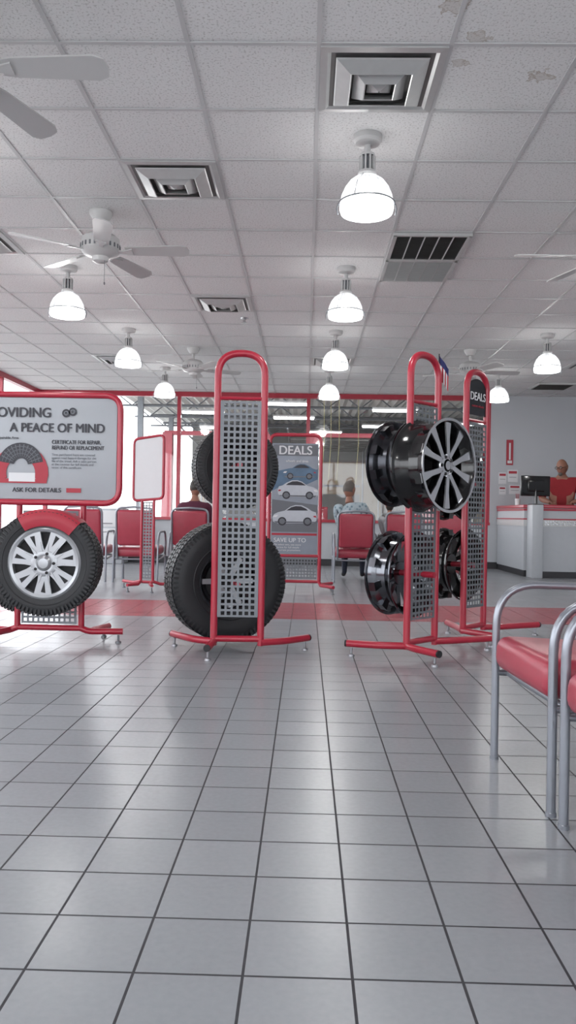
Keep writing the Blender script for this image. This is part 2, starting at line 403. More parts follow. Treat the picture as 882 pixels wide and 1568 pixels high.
# ------------------------------------------------------------ ceiling fixtures
def diffuser(x, y):
    e = group("ceiling_air_diffuser", (x, y, CZ-.007)); b = MB()
    b.box((0, 0, -.001), (.585, .585, .003), 1)
    def ring(a, b2, z0, z1, mi=0):
        o = []
        for (h, z) in ((a, z0), (b2, z1)): o += [(-h, -h, z), (h, -h, z), (h, h, z), (-h, h, z)]
        b.add(o, [(i, (i+1) % 4, 4+(i+1) % 4, 4+i) for i in range(4)], mi)
    ring(.297, .262, -.008, -.012); ring(.262, .245, -.012, -.002); ring(.297, .297, 0, -.008)
    for (a, wd, z) in ((.222, .072, -.012), (.132, .055, -.020)):
        ring(a, a-.006, z, z-.006); ring(a-.006, a-wd, z-.006, z-.040); ring(a-wd, a-wd-.006, z-.040, z-.038); ring(a-wd-.006, a-.02, z-.038, z+.008)
    ring(.060, .052, -.028, -.034); ring(.052, .004, -.034, -.058)
    b.build("louver_rings", [DIFF, DIFFD], parent=e, smooth=False)
C = lambda i: .025+.61*i+.305
R_ = lambda j: 3.695+.61*j+.305
for (i, j) in [(0, 0), (-2, 2), (-2, 7), (-5, 12), (0, 12), (-5, 4), (6, 12)]: diffuser(C(i), R_(j))
e = group("ceiling_return_grille", (C(1), R_(4)+.305, CZ-.007)); b = MB()
b.box((0, -.305, -.002), (.59, .59, .004), 1); b.box((0, .305, -.002), (.59, .59, .004), 2)
for i in range(26): 
    y = -.58+i*.022; b.box((0, y, -.014), (.55, .015, .0015), 2, R=Matrix.Rotation(rad(40), 3, 'X'))
for i in range(6): b.box((-.275+i*.11, -.305, -.013), (.008, .56, .02), 3)
for i in range(36): b.box((0, .03+i*.0155, -.014), (.55, .003, .018), 0)
for i in range(6): b.box((-.275+i*.11, .305, -.013), (.008, .56, .02), 0)
for y in (-.305, .305):
    for s in (-1, 1): b.box((s*.29, y, -.013), (.025, .6, .024), 0); b.box((0, y+s*.29, -.013), (.6, .025, .024), 0)
b.build("grille_louvers", [DIFF, GRILLD, DIFFD, TBAR], parent=e, smooth=False)
e = group("ceiling_return_grille", (C(6), R_(15), CZ-.007)); b = MB(); b.box((0, 0, -.002), (.59, .59, .004), 1)
for i in range(26): b.box((0, -.275+i*.022, -.014), (.55, .015, .0015), 2, R=Matrix.Rotation(rad(40), 3, 'X'))
for s in (-1, 1): b.box((s*.29, 0, -.013), (.025, .6, .024), 0); b.box((0, s*.29, -.013), (.6, .025, .024), 0)
b.build("grille_louvers", [DIFF, GRILLD, DIFFD], parent=e, smooth=False)
e = group("sprinkler_head", (-.72, 8.9, CZ)); b = MB()
b.lathe([(.0, 0), (.045, 0), (.04, -.012), (.015, -.016), (.015, -.05), (.03, -.052), (.03, -.056), (0, -.056)], 0, 14); b.build("escutcheon", [CHROME], parent=e)

def pendant():
    e = group("pendant_lamp", (.32, 4.6, CZ)); b = MB()
    b.lathe([(0, 0), (.082, 0), (.082, -.03), (.07, -.045), (.03, -.05), (.018, -.055), (.018, -.10), (.042, -.105), (.045, -.12), (.024, -.125), (.024, -.2), (.048, -.205), (.055, -.22), (.05, -.235), (0, -.235)], [0]*8+[1]*3+[0]*3, 28)
    for i in range(10):
        a = i*math.pi/5; b.box((.040*math.cos(a), .040*math.sin(a), -.162), (.014, .009, .085), 0, R=Matrix.Rotation(a, 3, 'Z'))
    b.tube([(.160*math.cos(i*math.pi/18), .160*math.sin(i*math.pi/18), -.39) for i in range(36)], .004, 1, seg=6, closed=True)
    for a in (0, 2.1, 4.2): b.tube([(.16*math.cos(a), .16*math.sin(a), -.39), (.125*math.cos(a), .125*math.sin(a), -.30), (.05*math.cos(a), .05*math.sin(a), -.23)], .0025, 1, seg=5)
    b.tube([(.163, 0, -.39), (.172, 0, -.42), (.165, 0, -.455)], .004, 1, seg=5)
    b.tube([(-.163, 0, -.39), (-.172, 0, -.42), (-.165, 0, -.455)], .004, 1, seg=5)
    b.build("canopy_and_housing", [FANW, STEEL], parent=e)
    s = MB(); s.lathe([(.045, -.232), (.072, -.243), (.100, -.265), (.126, -.30), (.145, -.345), (.154, -.39), (.156, -.42), (.148, -.445)], 0, 72)
    s.build("glass_bowl", [SHADE], parent=e)
    u = MB(); u.ell((0, 0, -.35), (.045, .045, .06), 0, 14, 10); u.lathe([(.03, -.235), (.03, -.29), (0, -.3)], 1, 12); u.build("bulb", [BULB, WHITE], parent=e)
    l = bpy.data.lights.new("lamp_light", 'POINT'); l.energy = 13; l.shadow_soft_size = .09; l.color = (1, .985, .96)
    lo = bpy.data.objects.new("lamp_light", l); scene.collection.objects.link(lo); lo.location = (0, 0, -.44); lo.parent = e
    return e
pl = pendant()
for (x, y) in [(.32, 7.05), (.32, 9.48), (.32, 11.95), (-2.16, 7.1), (-2.15, 9.5), (-2.15, 11.98), (2.82, 9.5), (2.84, 11.98), (2.82, 7.05), (2.82, 4.6), (-2.16, 4.6), (.32, 2.1), (-2.16, 2.1), (2.82, 2.1), (5.3, 4.6), (5.3, 9.5)]: dup(pl, (x, y, CZ))

def fan():
    e = group("ceiling_fan", (-1.53, 5.8, CZ), rad(-2)); b = MB()
    b.lathe([(0, 0), (.085, 0), (.085, -.02), (.05, -.075), (.018, -.08), (.018, -.15), (.06, -.155), (.11, -.175), (.138, -.2), (.142, -.235), (.142, -.285), (.12, -.31), (.06, -.33), (.055, -.36), (.03, -.375), (0, -.378)], 0, 36)
    for i in range(24):
        a = i*math.pi/12; b.box((.143*math.cos(a), .143*math.sin(a), -.26), (.004, .012, .03), 1, R=Matrix.Rotation(a, 3, 'Z'))
    b.tube([(.04, -.03, -.36), (.042, -.032, -.52)], .002, 1, seg=5); b.ell((.042, -.032, -.53), (.007, .007, .012), 1, 8, 6)
    b.build("motor_housing", [FANW, STEEL], parent=e)
    k = MB()
    for i in range(5):
        M = Matrix.Rotation(i*2*math.pi/5, 4, 'Z') @ Matrix.Translation((0, 0, -.285)) @ Matrix.Rotation(rad(-13), 4, 'X')
        poly = [(.19, -.045), (.25, -.055), (.60, -.07), (.645, -.05), (.655, 0), (.645, .05), (.60, .07), (.25, .055), (.19, .045)]
        k.prism(poly, -.004, .004, 0, M)
        k.prism([(.1, -.02), (.17, -.015), (.24, -.035), (.24, .035), (.17, .015), (.1, .02)], -.012, -.004, 0, M)
    k.build("blades", [FANW], parent=e); return e
fn = fan()
for (x, y, a) in [(-1.53, 3.4, 0), (-1.52, 10.55, 20), (2.11, 10.45, 5), (2.13, 5.8, 180), (2.13, 3.4, 20)]: dup(fn, (x, y, CZ), rad(a))

# ------------------------------------------------------------ tires / wheels
def m_axis(loc, az):
    d = Vector((math.cos(rad(az)), math.sin(rad(az)), 0)); q = d.to_track_quat('Z', 'Y')
    return Matrix.Translation(loc) @ q.to_matrix().to_4x4()
def tire(b, R, ri, w, M, mi=0):
    gr = .009; base = R-.006
    p = [(ri-.004, -.40*w), (ri, -.45*w), (ri+.02, -.47*w), ((ri+R)/2, -.52*w), (R-.035, -.50*w), (R-.012, -.44*w), (base, -.40*w)]
    for gx in (-.22, 0, .22): p += [(base, (gx-.03)*w), (base-gr, (gx-.025)*w), (base-gr, (gx+.025)*w), (base, (gx+.03)*w)]
    p += [(r, -h) for r, h in reversed(p[:7])]
    p += [(ri-.004, .40*w), (ri-.006, 0), (ri-.004, -.4*w)]
    b.lathe(p, mi, 72, M)
    n = 76
    for gx, ww, sk in ((-.335, .19, .5), (-.11, .155, -.4), (.11, .155, .4), (.335, .19, -.5)):
        for i in range(n):
            a = 2*math.pi*(i+(.5 if gx > 0 else 0))/n
            Rm = Matrix.Rotation(a, 3, 'Z') @ Matrix.Rotation(sk*.6, 3, 'X')
            b.box((math.cos(a)*(R-.006), math.sin(a)*(R-.006), gx*w), (.011, 2*math.pi*R/n*.74, ww*w), mi, M, R=Rm)
    for s in (-1, 1):
        b.lathe([(ri+.035, s*.492*w), (ri+.04, s*.51*w), (ri+.045, s*.5*w)], mi, 48, M)
        for i in range(n):
            a = 2*math.pi*i/n; b.box((math.cos(a)*(R-.028), math.sin(a)*(R-.028), s*.468*w), (.034, .014, .02), mi, M, R=Matrix.Rotation(a, 3, 'Z'))
def barrel(b, R, w, M, mi):
    p = [(R, .5*w), (R, .46*w), (R-.016, .43*w), (R-.022, .30*w), (R-.05, .2*w), (R-.055, -.1*w), (R-.03, -.25*w), (R-.018, -.42*w), (R, -.46*w), (R, -.5*w),
         (R-.01, -.5*w), (R-.028, -.42*w), (R-.04, -.25*w), (R-.065, -.1*w), (R-.06, .2*w), (R-.032, .30*w), (R-.024, .44*w), (R-.01, .5*w), (R, .5*w)]
    b.lathe(p, mi, 56, M)
def alloy(b, R, w, M, mb_, mf, pairs=5, fat=1.0):
    barrel(b, R, w, M, mb_)
    b.lathe([(R+.001, .49*w), (R+.001, .502*w), (R-.016, .502*w), (R-.018, .46*w)], mf, 56, M)
    zf = .40*w
    b.lathe([(0, zf-.06), (.075, zf-.06), (.08, zf-.02), (.07, zf), (.04, zf+.004), (.038, zf-.012), (.03, zf-.012), (.028, zf+.01), (0, zf+.012)], [mb_, mb_, mf, mf, mb_, mb_, mb_, mf], 32, M)
    for i in range(pairs):
        for s in (-1, 1):
            a = 2*math.pi*i/pairs+s*math.pi/pairs*.48
            Q = M @ Matrix.Rotation(a, 4, 'Z')
            off = -s*.012; L = R-.012
            poly = [(.055, off-.015*fat), (L*.6, -.017*fat), (L, -.030*fat), (L, .030*fat), (L*.6, .017*fat), (.055, off+.015*fat)]
            b.prism(poly, zf-.05, zf-.002, mb_, Q)
            poly2 = [(x, y*.84) for x, y in poly]
            b.prism(poly2, zf-.003, zf+.004, mf, Q)
    for i in range(5):
        a = 2*math.pi*(i+.5)/5; b.lathe([(.011, zf-.02), (.011, zf+.006), (0, zf+.008)], mb_, 10, M @ Matrix.Translation((.055*math.cos(a), .055*math.sin(a), 0)))
def hubcap(b, R, w, M, ms, md):
    z = w*.44
    b.lathe([(R+.004, z-.03), (R+.004, z), (R-.012, z+.012), (R-.030, z+.006), (R-.036, z-.02)], ms, 56, M)
    b.lathe([(R, z-.03), (0, z-.03)], md, 40, M)
    n = 7
    for i in range(n):
        Q = M @ Matrix.Rotation(2*math.pi*i/n+.22, 4, 'Z')
        L = R-.028
        b.prism([(.05, -.034), (L*.55, -.040), (L, -.064), (L, .054), (L*.6, .038), (.05, .034)], z-.02, z+.006, ms, Q)
        b.prism([(.115, .004), (L*.90, -.017), (L*.93, .013)], z+.005, z+.0072, md, Q)
        b.prism([(.07, .010), (L*.62, .030), (L*.64, .036), (.07, .022)], z+.005, z+.012, ms, Q)
        b.prism([(.07, -.010), (L*.62, -.030), (L*.64, -.036), (.07, -.022)], z+.005, z+.012, ms, Q)
    b.lathe([(.088, z-.02), (.086, z+.008), (.062, z+.016), (.05, z+.012), (.032, z+.03), (0, z+.033)], ms, 32, M)
    for i in range(5):
        a = 2*math.pi*i/5; b.lathe([(.010, z), (.010, z+.020), (0, z+.022)], md, 10, M @ Matrix.Translation((.064*math.cos(a), .064*math.sin(a), 0)))

def foot(b, p):
    b.lathe([(0, .055), (.008, .055), (.008, .018), (.019, .012), (.021, 0), (0, 0)], 2, 14, Matrix.Translation(p))
def rack_frame(e, hw, top, inv, legs, pz0, pz1, pitch=.038, pm=STEEL):
    b = MB(); r = .023
    pts = fillet([(-hw, 0, .09), (-hw, 0, top), (hw, 0, top), (hw, 0, .09)], hw*.98, 10)
    b.tube(pts, r, 0, 14)
    b.tube([(-hw, 0, .10), (hw, 0, .10)], r*.9, 0, 12)
    b.tube([(-hw, 0, pz1+.02), (hw, 0, pz1+.02)], .012, 0, 8)
    for z in (pz0+.1, (pz0+pz1)/2, pz1-.1):
        for s in (-1, 1): b.box((s*(hw-.02), -.004, z), (.03, .01, .03), 0)
    for pth in legs:
        lp = [inv @ Vector(q) for q in pth]; b.tube(fillet(lp, .06, 5), r, 0, 14)
        q = lp[-1]; dr = (lp[-2]-lp[-1]).normalized()
        b.tube([lp[-1]-dr*.012, lp[-1]+dr*.002], r*.96, 3, 12)
        foot(b, (q+dr*.03)-Vector((0, 0, q.z)))
    for s in (-1, 1): b.tube([(s*hw, 0, .12), (s*hw, 0, .058)], r*.9, 0, 12)
    b.perf(-hw+.02, hw-.02, pz0, pz1, pitch, pitch*.62, 1, Matrix.Translation((0, -.012, 0)))
    b.build("frame_and_panel", [RED, pm, FOOTM, RUBBER], parent=e)
def inv_of(e): return (Matrix.Translation(e.location) @ Matrix.Rotation(e.rotation_euler.z, 4, 'Z')).inverted()
ZL = .08
e = group("tire_display_rack", (-.425, 5.12, 0), rad(3)); iv = inv_of(e)
rack_frame(e, .15, 1.93, iv, [[(-.575, 5.12, ZL), (-.72, 5.2, ZL), (-.89, 5.42, ZL)], [(-.275, 5.12, ZL), (-.12, 5.2, ZL), (.03, 5.36, ZL)], [(-.575, 5.14, ZL), (-.578, 5.0, ZL), (-.585, 4.86, ZL)]], .24, 1.62)
b = MB()
M1 = iv @ m_axis((-.545, 5.50, .44), -67); tire(b, .405, .215, .25, M1, 0); barrel(b, .212, .2, M1, 1)
b.lathe([(.21, .02), (.06, .03), (.055, .06), (0, .06)], 2, 32, M1)
for i in range(6): b.box((.14*math.cos(i*1.047), .14*math.sin(i*1.047), .05), (.17, .035, .02), 3, M1, R=Matrix.Rotation(i*1.047, 3, 'Z'))
M2 = iv @ m_axis((-.485, 5.42, 1.215), -72); tire(b, .285, .175, .20, M2, 0); barrel(b, .172, .17, M2, 1)
b.lathe([(.17, .02), (.05, .03), (0, .05)], 2, 32, M2)
for z, y in ((.445, .3), (1.215, .25)): b.tube([(0, 0, z), (-.05, y, z)], .018, 4, 10)
b.build("display_tires", [RUBBER, GUNM, DARK, SILVER, RED], parent=e)

# wheel rack A
ea = group("wheel_display_rack", (.76, 5.21, 0), rad(46)); iv = inv_of(ea)
rack_frame(ea, .152, 1.95, iv, [[(.655, 5.10, ZL), (.5, 5.10, ZL), (.28, 5.16, ZL)], [(.655, 5.10, ZL), (.69, 5.0, ZL), (.81, 4.82, ZL)], [(.865, 5.32, ZL), (.98, 5.36, ZL), (1.28, 5.5, ZL)]], .24, 1.62)
b = MB()
az = -44; nv = Vector((math.cos(rad(az)), math.sin(rad(az)), 0)); tv = Vector((nv.y, -nv.x, 0)); cc = Vector((.76, 5.21, 0))
alloy(b, .295, .24, iv @ m_axis(cc+nv*.125+tv*.06+Vector((0, 0, 1.225)), az), 1, 0, 5, 1.2)
b.lathe([(.232, -.03), (.0, -.03)], 5, 40, iv @ m_axis(cc+nv*.125+tv*.06+Vector((0, 0, 1.225)), az))
alloy(b, .285, .20, iv @ m_axis(cc-nv*.15+tv*.0+Vector((0, 0, 1.25)), az+180), 2, 2)
alloy(b, .28, .20, iv @ m_axis(cc-nv*.15+tv*.0+Vector((0, 0, .525)), az+180), 4, 4)
for z in (.53, 1.23): b.tube([iv @ (cc-nv*.2+Vector((0, 0, z))), iv @ (cc+nv*.1+Vector((0, 0, z)))], .02, 3, 10)
b.build("display_wheels", [CHROME, BLACKG, GUNM, RED, DCHROME, DARK], parent=ea)
# small flag on the rack
b = MB(); fx = .868; fy = 5.348
b.tube([(fx, fy, 1.55), (fx+.004, fy, 1.99)], .004, 0, 6)
for i in range(7):
    for j in range(3):
        u0, u1 = i*.009, (i+1)*.009; zt = 1.98-.013*i
        z0 = zt-.05*j; z1 = zt-.05*(j+1); wv = .008*math.sin(i*1.2); wv2 = .008*math.sin((i+1)*1.2)
        mi = 3 if j == 0 else (1 if i % 2 == 0 else 2)
        b.add([(fx+.006+u0, fy+wv, z0), (fx+.006+u1, fy+wv2, z0-.013), (fx+.006+u1, fy+wv2, z1-.013), (fx+.006+u0, fy+wv, z1)], [(0, 1, 2, 3)], mi)
b.build("small_flag", [DARK, REDINK, PAPER, NAVY])

# wheel rack B
eb = group("wheel_display_rack", (1.255, 5.96, 0), rad(48)); iv = inv_of(eb)
rack_frame(eb, .145, 1.98, iv, [[(1.156, 5.85, ZL), (1.15, 6.0, ZL), (1.12, 6.28, ZL)], [(1.156, 5.85, ZL), (1.2, 5.78, ZL), (1.33, 5.6, ZL)], [(1.35, 6.07, ZL), (1.5, 6.1, ZL), (1.82, 6.26, ZL)]], .24, 1.60)
b = MB(); hw = .125
pl_ = [(-hw, 1.66), (hw, 1.66), (hw, 1.84)]+[(hw*math.cos(a*math.pi/10), 1.84+.09*math.sin(a*math.pi/10)) for a in range(1, 10)]+[(-hw, 1.84)]
b.prism(pl_, -.006, .006, 0, Matrix.Rotation(rad(90), 4, 'X'))
b.build("header_plate", [GUNM], parent=eb)
text("DEALS", .085, (0, -.010, 1.77), PAPER, eb, 'CENTER', .001, sx=.9)
text("custom wheels", .028, (0, -.010, 1.72), REDINK, eb, 'CENTER', 0)
b = MB(); nb = Vector((math.cos(rad(138)), math.sin(rad(138)), 0)); cb = Vector((1.255, 5.96, 0))
for z in (.55, 1.15): alloy(b, .27, .2, iv @ m_axis(cb+nb*.17+Vector((0, 0, z)), 138), 1, 1); b.tube([iv @ (cb+nb*.2+Vector((0, 0, z))), iv @ (cb+Vector((0, 0, z)))], .02, 2, 10)
b.build("display_wheels", [CHROME, BLACKG, RED], parent=eb)

# ------------------------------------------------------------ left sign stand with tire
es = group("tire_warranty_sign_stand", (-1.74, 5.42, 0)); iv = inv_of(es)
b = MB()
W, Z0, Z1 = .50, .955, 1.69
b.tube(fillet([(-W, 0, Z0), (W-.03, 0, Z0), (W-.03, 0, Z1), (-W, 0, Z1)], .11, 7, True), .021, 0, 12, closed=True)
b.rbox((-.015, 0, (Z0+Z1)/2), (2*W-.07, .014, Z1-Z0-.04), .006, 1)
for s in (-.22, .22): b.tube([(s, .02, .10), (s, .02, Z0)], .021, 0, 12)
b.tube([(-.22, .02, .1), (.22, .02, .1)], .02, 0, 12)
b.perf(-.19, .19, .13, .9, .036, .022, 2, Matrix.Translation((0, .01, 0)))
for s in (-1, 1):
    for (ex, ey) in ((.50, .05), (.36, -.28) if s < 0 else (.34, .3)):
        pth = [(s*.22, .02, .10), (s*.27, .02, ZL), (s*ex, ey, ZL)]; b.tube(fillet(pth, .05, 4), .022, 0, 12); foot(b, (s*(ex-.03), ey*.95, 0))
b.build("frame_and_board", [RED, BOARD, STEEL, FOOTM, RUBBER], parent=es)
fy = -.012
text("PROVIDING", .094, (-.475, fy, 1.535), INK, es, 'LEFT', .0028, sx=.95)
text("A PEACE OF MIND", .086, (-.285, fy, 1.435), INK, es, 'LEFT', .0028, sx=.92)
text("CERTIFICATE FOR REPAIR,\nREFUND OR REPLACEMENT", .038, (.005, fy, 1.355), INK, es, 'LEFT', .0009, sx=.76)
text("Tires purchased here are covered\nagainst road hazard damage for the\nlife of the tread. Ask a sales person\nat the counter for full details and\nterms of this certificate.", .022, (.005, fy, 1.275), GREYINK, es, 'LEFT', 0, sx=.98)
text("Repairable Area", .024, (-.38, fy, 1.385), INK, es, 'LEFT', .0004)
text("ASK FOR DETAILS", .043, (-.26, fy, 1.025), INK, es, 'LEFT', .0013, sx=.98)
b = MB(); MX = Matrix.Translation((0, fy, 0)) @ Matrix.Rotation(rad(90), 4, 'X'); MXs = MX @ Matrix.Translation((-.075, -.035, 0))
def arcpoly(cx, cz, r0, r1, a0, a1, n=14): return [(cx+r1*math.cos(rad(a0+(a1-a0)*i/n)), cz+r1*math.sin(rad(a0+(a1-a0)*i/n))) for i in range(n+1)]+[(cx+r0*math.cos(rad(a1-(a1-a0)*i/n)), cz+r0*math.sin(rad(a1-(a1-a0)*i/n))) for i in range(n+1)]
b.prism(arcpoly(-.13, 1.19, .10, .19, -20, 200), 0, .002, 0, MXs)
b.prism(arcpoly(-.13, 1.24, .05, .155, 10, 170), .002, .004, 1, MXs)
for i in range(12):
    a = 20+i*12; b.prism(arcpoly(-.13, 1.24, .06, .145, a, a+3, 2), .004, .005, 2, MXs)
for r in (.08, .105, .128): b.prism(arcpoly(-.13, 1.24, r, r+.004, 12, 168), .004, .005, 2, MXs)
b.prism([(-.31, 1.12), (.05, 1.12), (.04, 1.15), (-.30, 1.15)], 0, .003, 0, MXs)
b.prism([(-.21, 1.13), (-.03, 1.13), (-.03, 1.19), (-.21, 1.19)], .002, .004, 3, MXs)
b.prism([(.11, 1.025), (.21, 1.025), (.21, 1.055), (.11, 1.055)], 0, .002, 0, MX)
for (x, z) in ((.10, 1.565), (.145, 1.575)):
    b.prism(arcpoly(x, z, .004, .028, 0, 355, 20), 0, .002, 1, MX); b.prism(arcpoly(x, z, .008, .016, 0, 355, 20), .002, .003, 2, MX)
b.build("printed_artwork", [REDINK, INK, GREYINK, PAPER], parent=es, smooth=False)
b = MB(); MT = iv @ m_axis((-1.685, 5.22, .56), -88)
tire(b, .345, .232, .19, MT, 0); hubcap(b, .235, .19, MT, 1, 2)
vs = []; prof = [(.24, .50), (.28, .545), (.325, .53), (.350, .43), (.3535, .0), (.350, -.42), (.32, -.5)]
upv = (MT.to_3x3().inverted() @ Vector((0, 0, 1))); ua = math.atan2(upv.y, upv.x)-rad(5); nA = 18
for i in range(nA+1):
    a = ua+rad(-36+72*i/nA)
    for (r, h) in prof: vs.append((r*math.cos(a), r*math.sin(a), h*.195))
fs = [(i*7+j, i*7+j+1, (i+1)*7+j+1, (i+1)*7+j) for i in range(nA) for j in range(6)]
b.add(vs, fs, 3, MT)
MT2 = iv @ m_axis((-1.95, 5.62, .50), -92); tire(b, .32, .20, .19, MT2, 0); barrel(b, .2, .17, MT2, 2)
for s in (0, 1): b.tube([(.0, 0, .56-.03*s), (.02 if not s else -.12, -.17 if not s else .2, .56-.03*s)], .018, 4, 10)
b.build("display_tires", [RUBBER, SILVER, DARK, REDINK, RED], parent=es)

# ------------------------------------------------------------ DEALS poster stand (mid)
ed = group("deals_poster_stand", (-.13, 9.4, 0)); b = MB()
b.tube(fillet([(-.30, 0, .12), (-.30, 0, 1.84), (.30, 0, 1.84), (.30, 0, .12)], .09, 6), .021, 0, 12)
b.tube([(-.3, 0, .42), (.3, 0, .42)], .018, 0, 10); b.tube([(-.3, 0, .12), (.3, 0, .12)], .018, 0, 10)
b.rbox((0, 0, 1.09), (.545, .012, 1.30), .005, 1); b.perf(-.27, .27, .15, .40, .036, .022, 2)
for s in (-1, 1):
    for ey in (-.28, .28):
        b.tube([(s*.3, 0, .12), (s*(.3+.02), ey*.2, ZL), (s*.46, ey, ZL)], .021, 0, 10); foot(b, (s*.455, ey*.95, 0))
b.box((0, -.01, 1.66), (.52, .006, .13), 5)
b.build("frame_and_board", [RED, SKYP, STEEL, FOOTM, RUBBER, GREYINK], parent=ed)
text("DEALS", .145, (0, -.016, 1.61), PAPER, ed, 'CENTER', .003, sx=.95)
text("wheels and tires", .04, (.02, -.009, 1.52), PAPER, ed, 'CENTER', .0004)
text("SAVE UP TO", .07, (-.24, -.009, .58), PAPER, ed, 'LEFT', .001); text("On select sets, see store\nassociate for full details\nand current promotions.", .032, (-.24, -.009, .54), PAPER, ed, 'LEFT', 0)
b = MB(); MX = Matrix.Translation((0, -.009, 0)) @ Matrix.Rotation(rad(90), 4, 'X')
def car(cx, cz, s, mi, d, fl=1):
    P = lambda L: [(cx+fl*x*s, cz+z*s) for x, z in L]
    b.prism(P([(-.52, .06), (-.54, .16), (-.5, .24), (-.40, .29), (-.24, .33), (-.10, .43), (.02, .47), (.18, .465), (.32, .40), (.42, .33), (.52, .30), (.55, .2), (.54, .1), (.48, .04), (-.4, .01)]), d, d+.001, mi, MX)
    b.prism(P([(-.20, .335), (-.08, .415), (.03, .445), (.16, .44), (.28, .385), (.33, .34)]), d+.001, d+.002, 1, MX)
    b.prism(P([(-.5, .07), (.5, .07), (.5, .045), (-.44, .02)]), d+.001, d+.002, 3, MX)
    for wx in (-.3, .32): b.prism(arcpoly(cx+fl*wx*s, cz+.07*s, 0.001, .105*s, 0, 350, 16), d+.002, d+.003, 1, MX); b.prism(arcpoly(cx+fl*wx*s, cz+.07*s, 0.001, .07*s, 0, 350, 16), d+.003, d+.004, 3, MX)
    b.prism(P([(-.53, .17), (-.50, .215), (-.40, .225), (-.44, .17)]), d+.002, d+.003, 2, MX)
    b.prism(P([(.52, .22), (.54, .17), (.47, .18), (.46, .21)]), d+.002, d+.003, 5, MX)
b.prism([(-.265, .70), (.265, .70), (.265, 1.02), (-.265, 1.08)], 0, .0008, 3, MX)
b.prism([(-.265, 1.18), (-.1, 1.27), (.05, 1.22), (.265, 1.32), (.265, 1.44), (.1, 1.41), (-.05, 1.45), (-.265, 1.40)], 0, .0008, 4, MX)
b.prism([(-.265, .66), (.265, .66), (.265, .685), (-.265, .685)], 0, .0008, 5, MX)
car(.05, 1.33, .36, 4, .001); car(.04, 1.10, .44, 0, .002, -1); car(-.0, .79, .48, 0, .004)
b.build("printed_artwork", [CARW, INK, PAPER, GREYINK, PBLUE, REDINK], parent=ed, smooth=False)

# narrow white board stand
ew = group("white_board_stand", (-1.81, 9.15, 0), rad(-14)); b = MB()
b.tube(fillet([(-.185, 0, 1.03), (.185, 0, 1.06), (.185, 0, 1.79), (-.185, 0, 1.74)], .06, 6, True), .017, 0, 10, closed=True)
b.prism([(-.17, 1.045), (.17, 1.075), (.17, 1.775), (-.17, 1.725)], -.006, .006, 1, Matrix.Rotation(rad(90), 4, 'X'))
for s in (-1, 1): b.tube([(s*.075, 0, .1), (s*.075, 0, 1.04)], .016, 0, 10)
b.tube([(-.075, 0, .1), (.075, 0, .1)], .016, 0, 8)
b.perf(-.062, .062, .14, 1.02, .036, .022, 2)
for p in ((-.42, .25), (-.12, -.25), (.3, .1), (.16, -.2)):
    b.tube([(math.copysign(.075, p[0]), 0, .11), (p[0]*.5, p[1]*.4, ZL), (p[0], p[1], ZL)], .018, 0, 10); foot(b, (p[0]*.97, p[1]*.97, 0))
b.build("frame_and_board", [RED, PAPER, STEEL, FOOTM, RUBBER], parent=ew)

# ------------------------------------------------------------ chairs
def chair(loc, rz):
    e = group("waiting_chair", loc, rz); b = MB(); r = .0145
    for s in (-1, 1):
        x = s*.285
        b.tube(fillet([(x, -.27, .0), (x, -.27, .655), (x, .20, .645), (x, .28, .50), (x, .30, 0)], .16, 9), r, 0, 12)
        b.lathe([(0, 0), (.017, 0), (.017, .012), (.0145, .014)], 0, 12, Matrix.Translation((x, -.27, 0)))
        b.lathe([(0, 0), (.017, 0), (.017, .012), (.0145, .014)], 0, 12, Matrix.Translation((x, .30, 0)))
        b.tube([(x, -.27, .325), (x, .29, .29)], r*.85, 0, 10)
        b.tube(fillet([(s*.24, .27, .30), (s*.24, .33, .62), (s*.24, .37, .95), (0, .37, .965)], .08, 6), r, 0, 10)
    for y in (-.22, .22): b.tube([(-.285, y, .325-.035*(y+.27)/.56), (.285, y, .325-.035*(y+.27)/.56)], r*.85, 0, 10)
    b.rbox((0, -.01, .395), (.54, .55, .125), .045, 1, R=Matrix.Rotation(rad(-2.5), 3, 'X'), seg=4)
    b.rbox((0, .325, .70), (.46, .075, .46), .034, 1, R=Matrix.Rotation(rad(-7), 3, 'X'), seg=4)
    b.build("frame_and_cushions", [TUBE, REDV, RUBBER], parent=e); return e
ch = chair((1.01, 2.75, 0), rad(-90+3.8))
dup(ch, (1.055, 2.085, 0)); dup(ch, (1.10, 1.42, 0))
for (x, y, a) in [(-2.17, 10.5, 180), (-1.5, 10.8, 178), (.68, 11.1, 180), (1.32, 11.1, 180), (1.96, 11.1, 180), (-2.85, 10.5, 182)]: dup(ch, (x, y, 0), rad(a))

# ------------------------------------------------------------ counter
ec = group("service_counter", (0, 0, 0)); b = MB()
def cseg(x0, x1, y0, y1):
    cx, cy, dx, dy = (x0+x1)/2, (y0+y1)/2, x1-x0, y1-y0
    b.box((cx, cy, .05), (dx-.04, dy-.04, .1), 2); b.box((cx, cy, .585), (dx-.02, dy-.02, .97), 0)
    b.rbox((cx, cy, 1.095), (dx+.02, dy+.02, .055), .01, 1)
    b.box((cx, cy, 1.045), (dx, dy, .03), 1)
    b.box((cx, cy, .84), (dx, dy, .10), 3)
    b.box((cx, cy, .90), (dx+.006, dy+.006, .02), 1)
cseg(3.40, 3.85, 12.55, 14.3); cseg(3.62, 6.2, 12.32, 12.85)
b.rbox((3.535, 12.40, .56), (.17, .3, 1.12), .01, 4)
for i in range(60):
    for j in range(2): b.box((3.67+i*.042, 12.318, .825+j*.035), (.026, .006, .018), 5, R=Matrix.Rotation(rad(45), 3, 'Y'))
b.build("counter_body", [LAM, RED, BASEM, DIFF, LAM, CHROME], parent=ec)
em = group("computer_monitor", (3.62, 12.72, 1.123), rad(12)); b = MB()
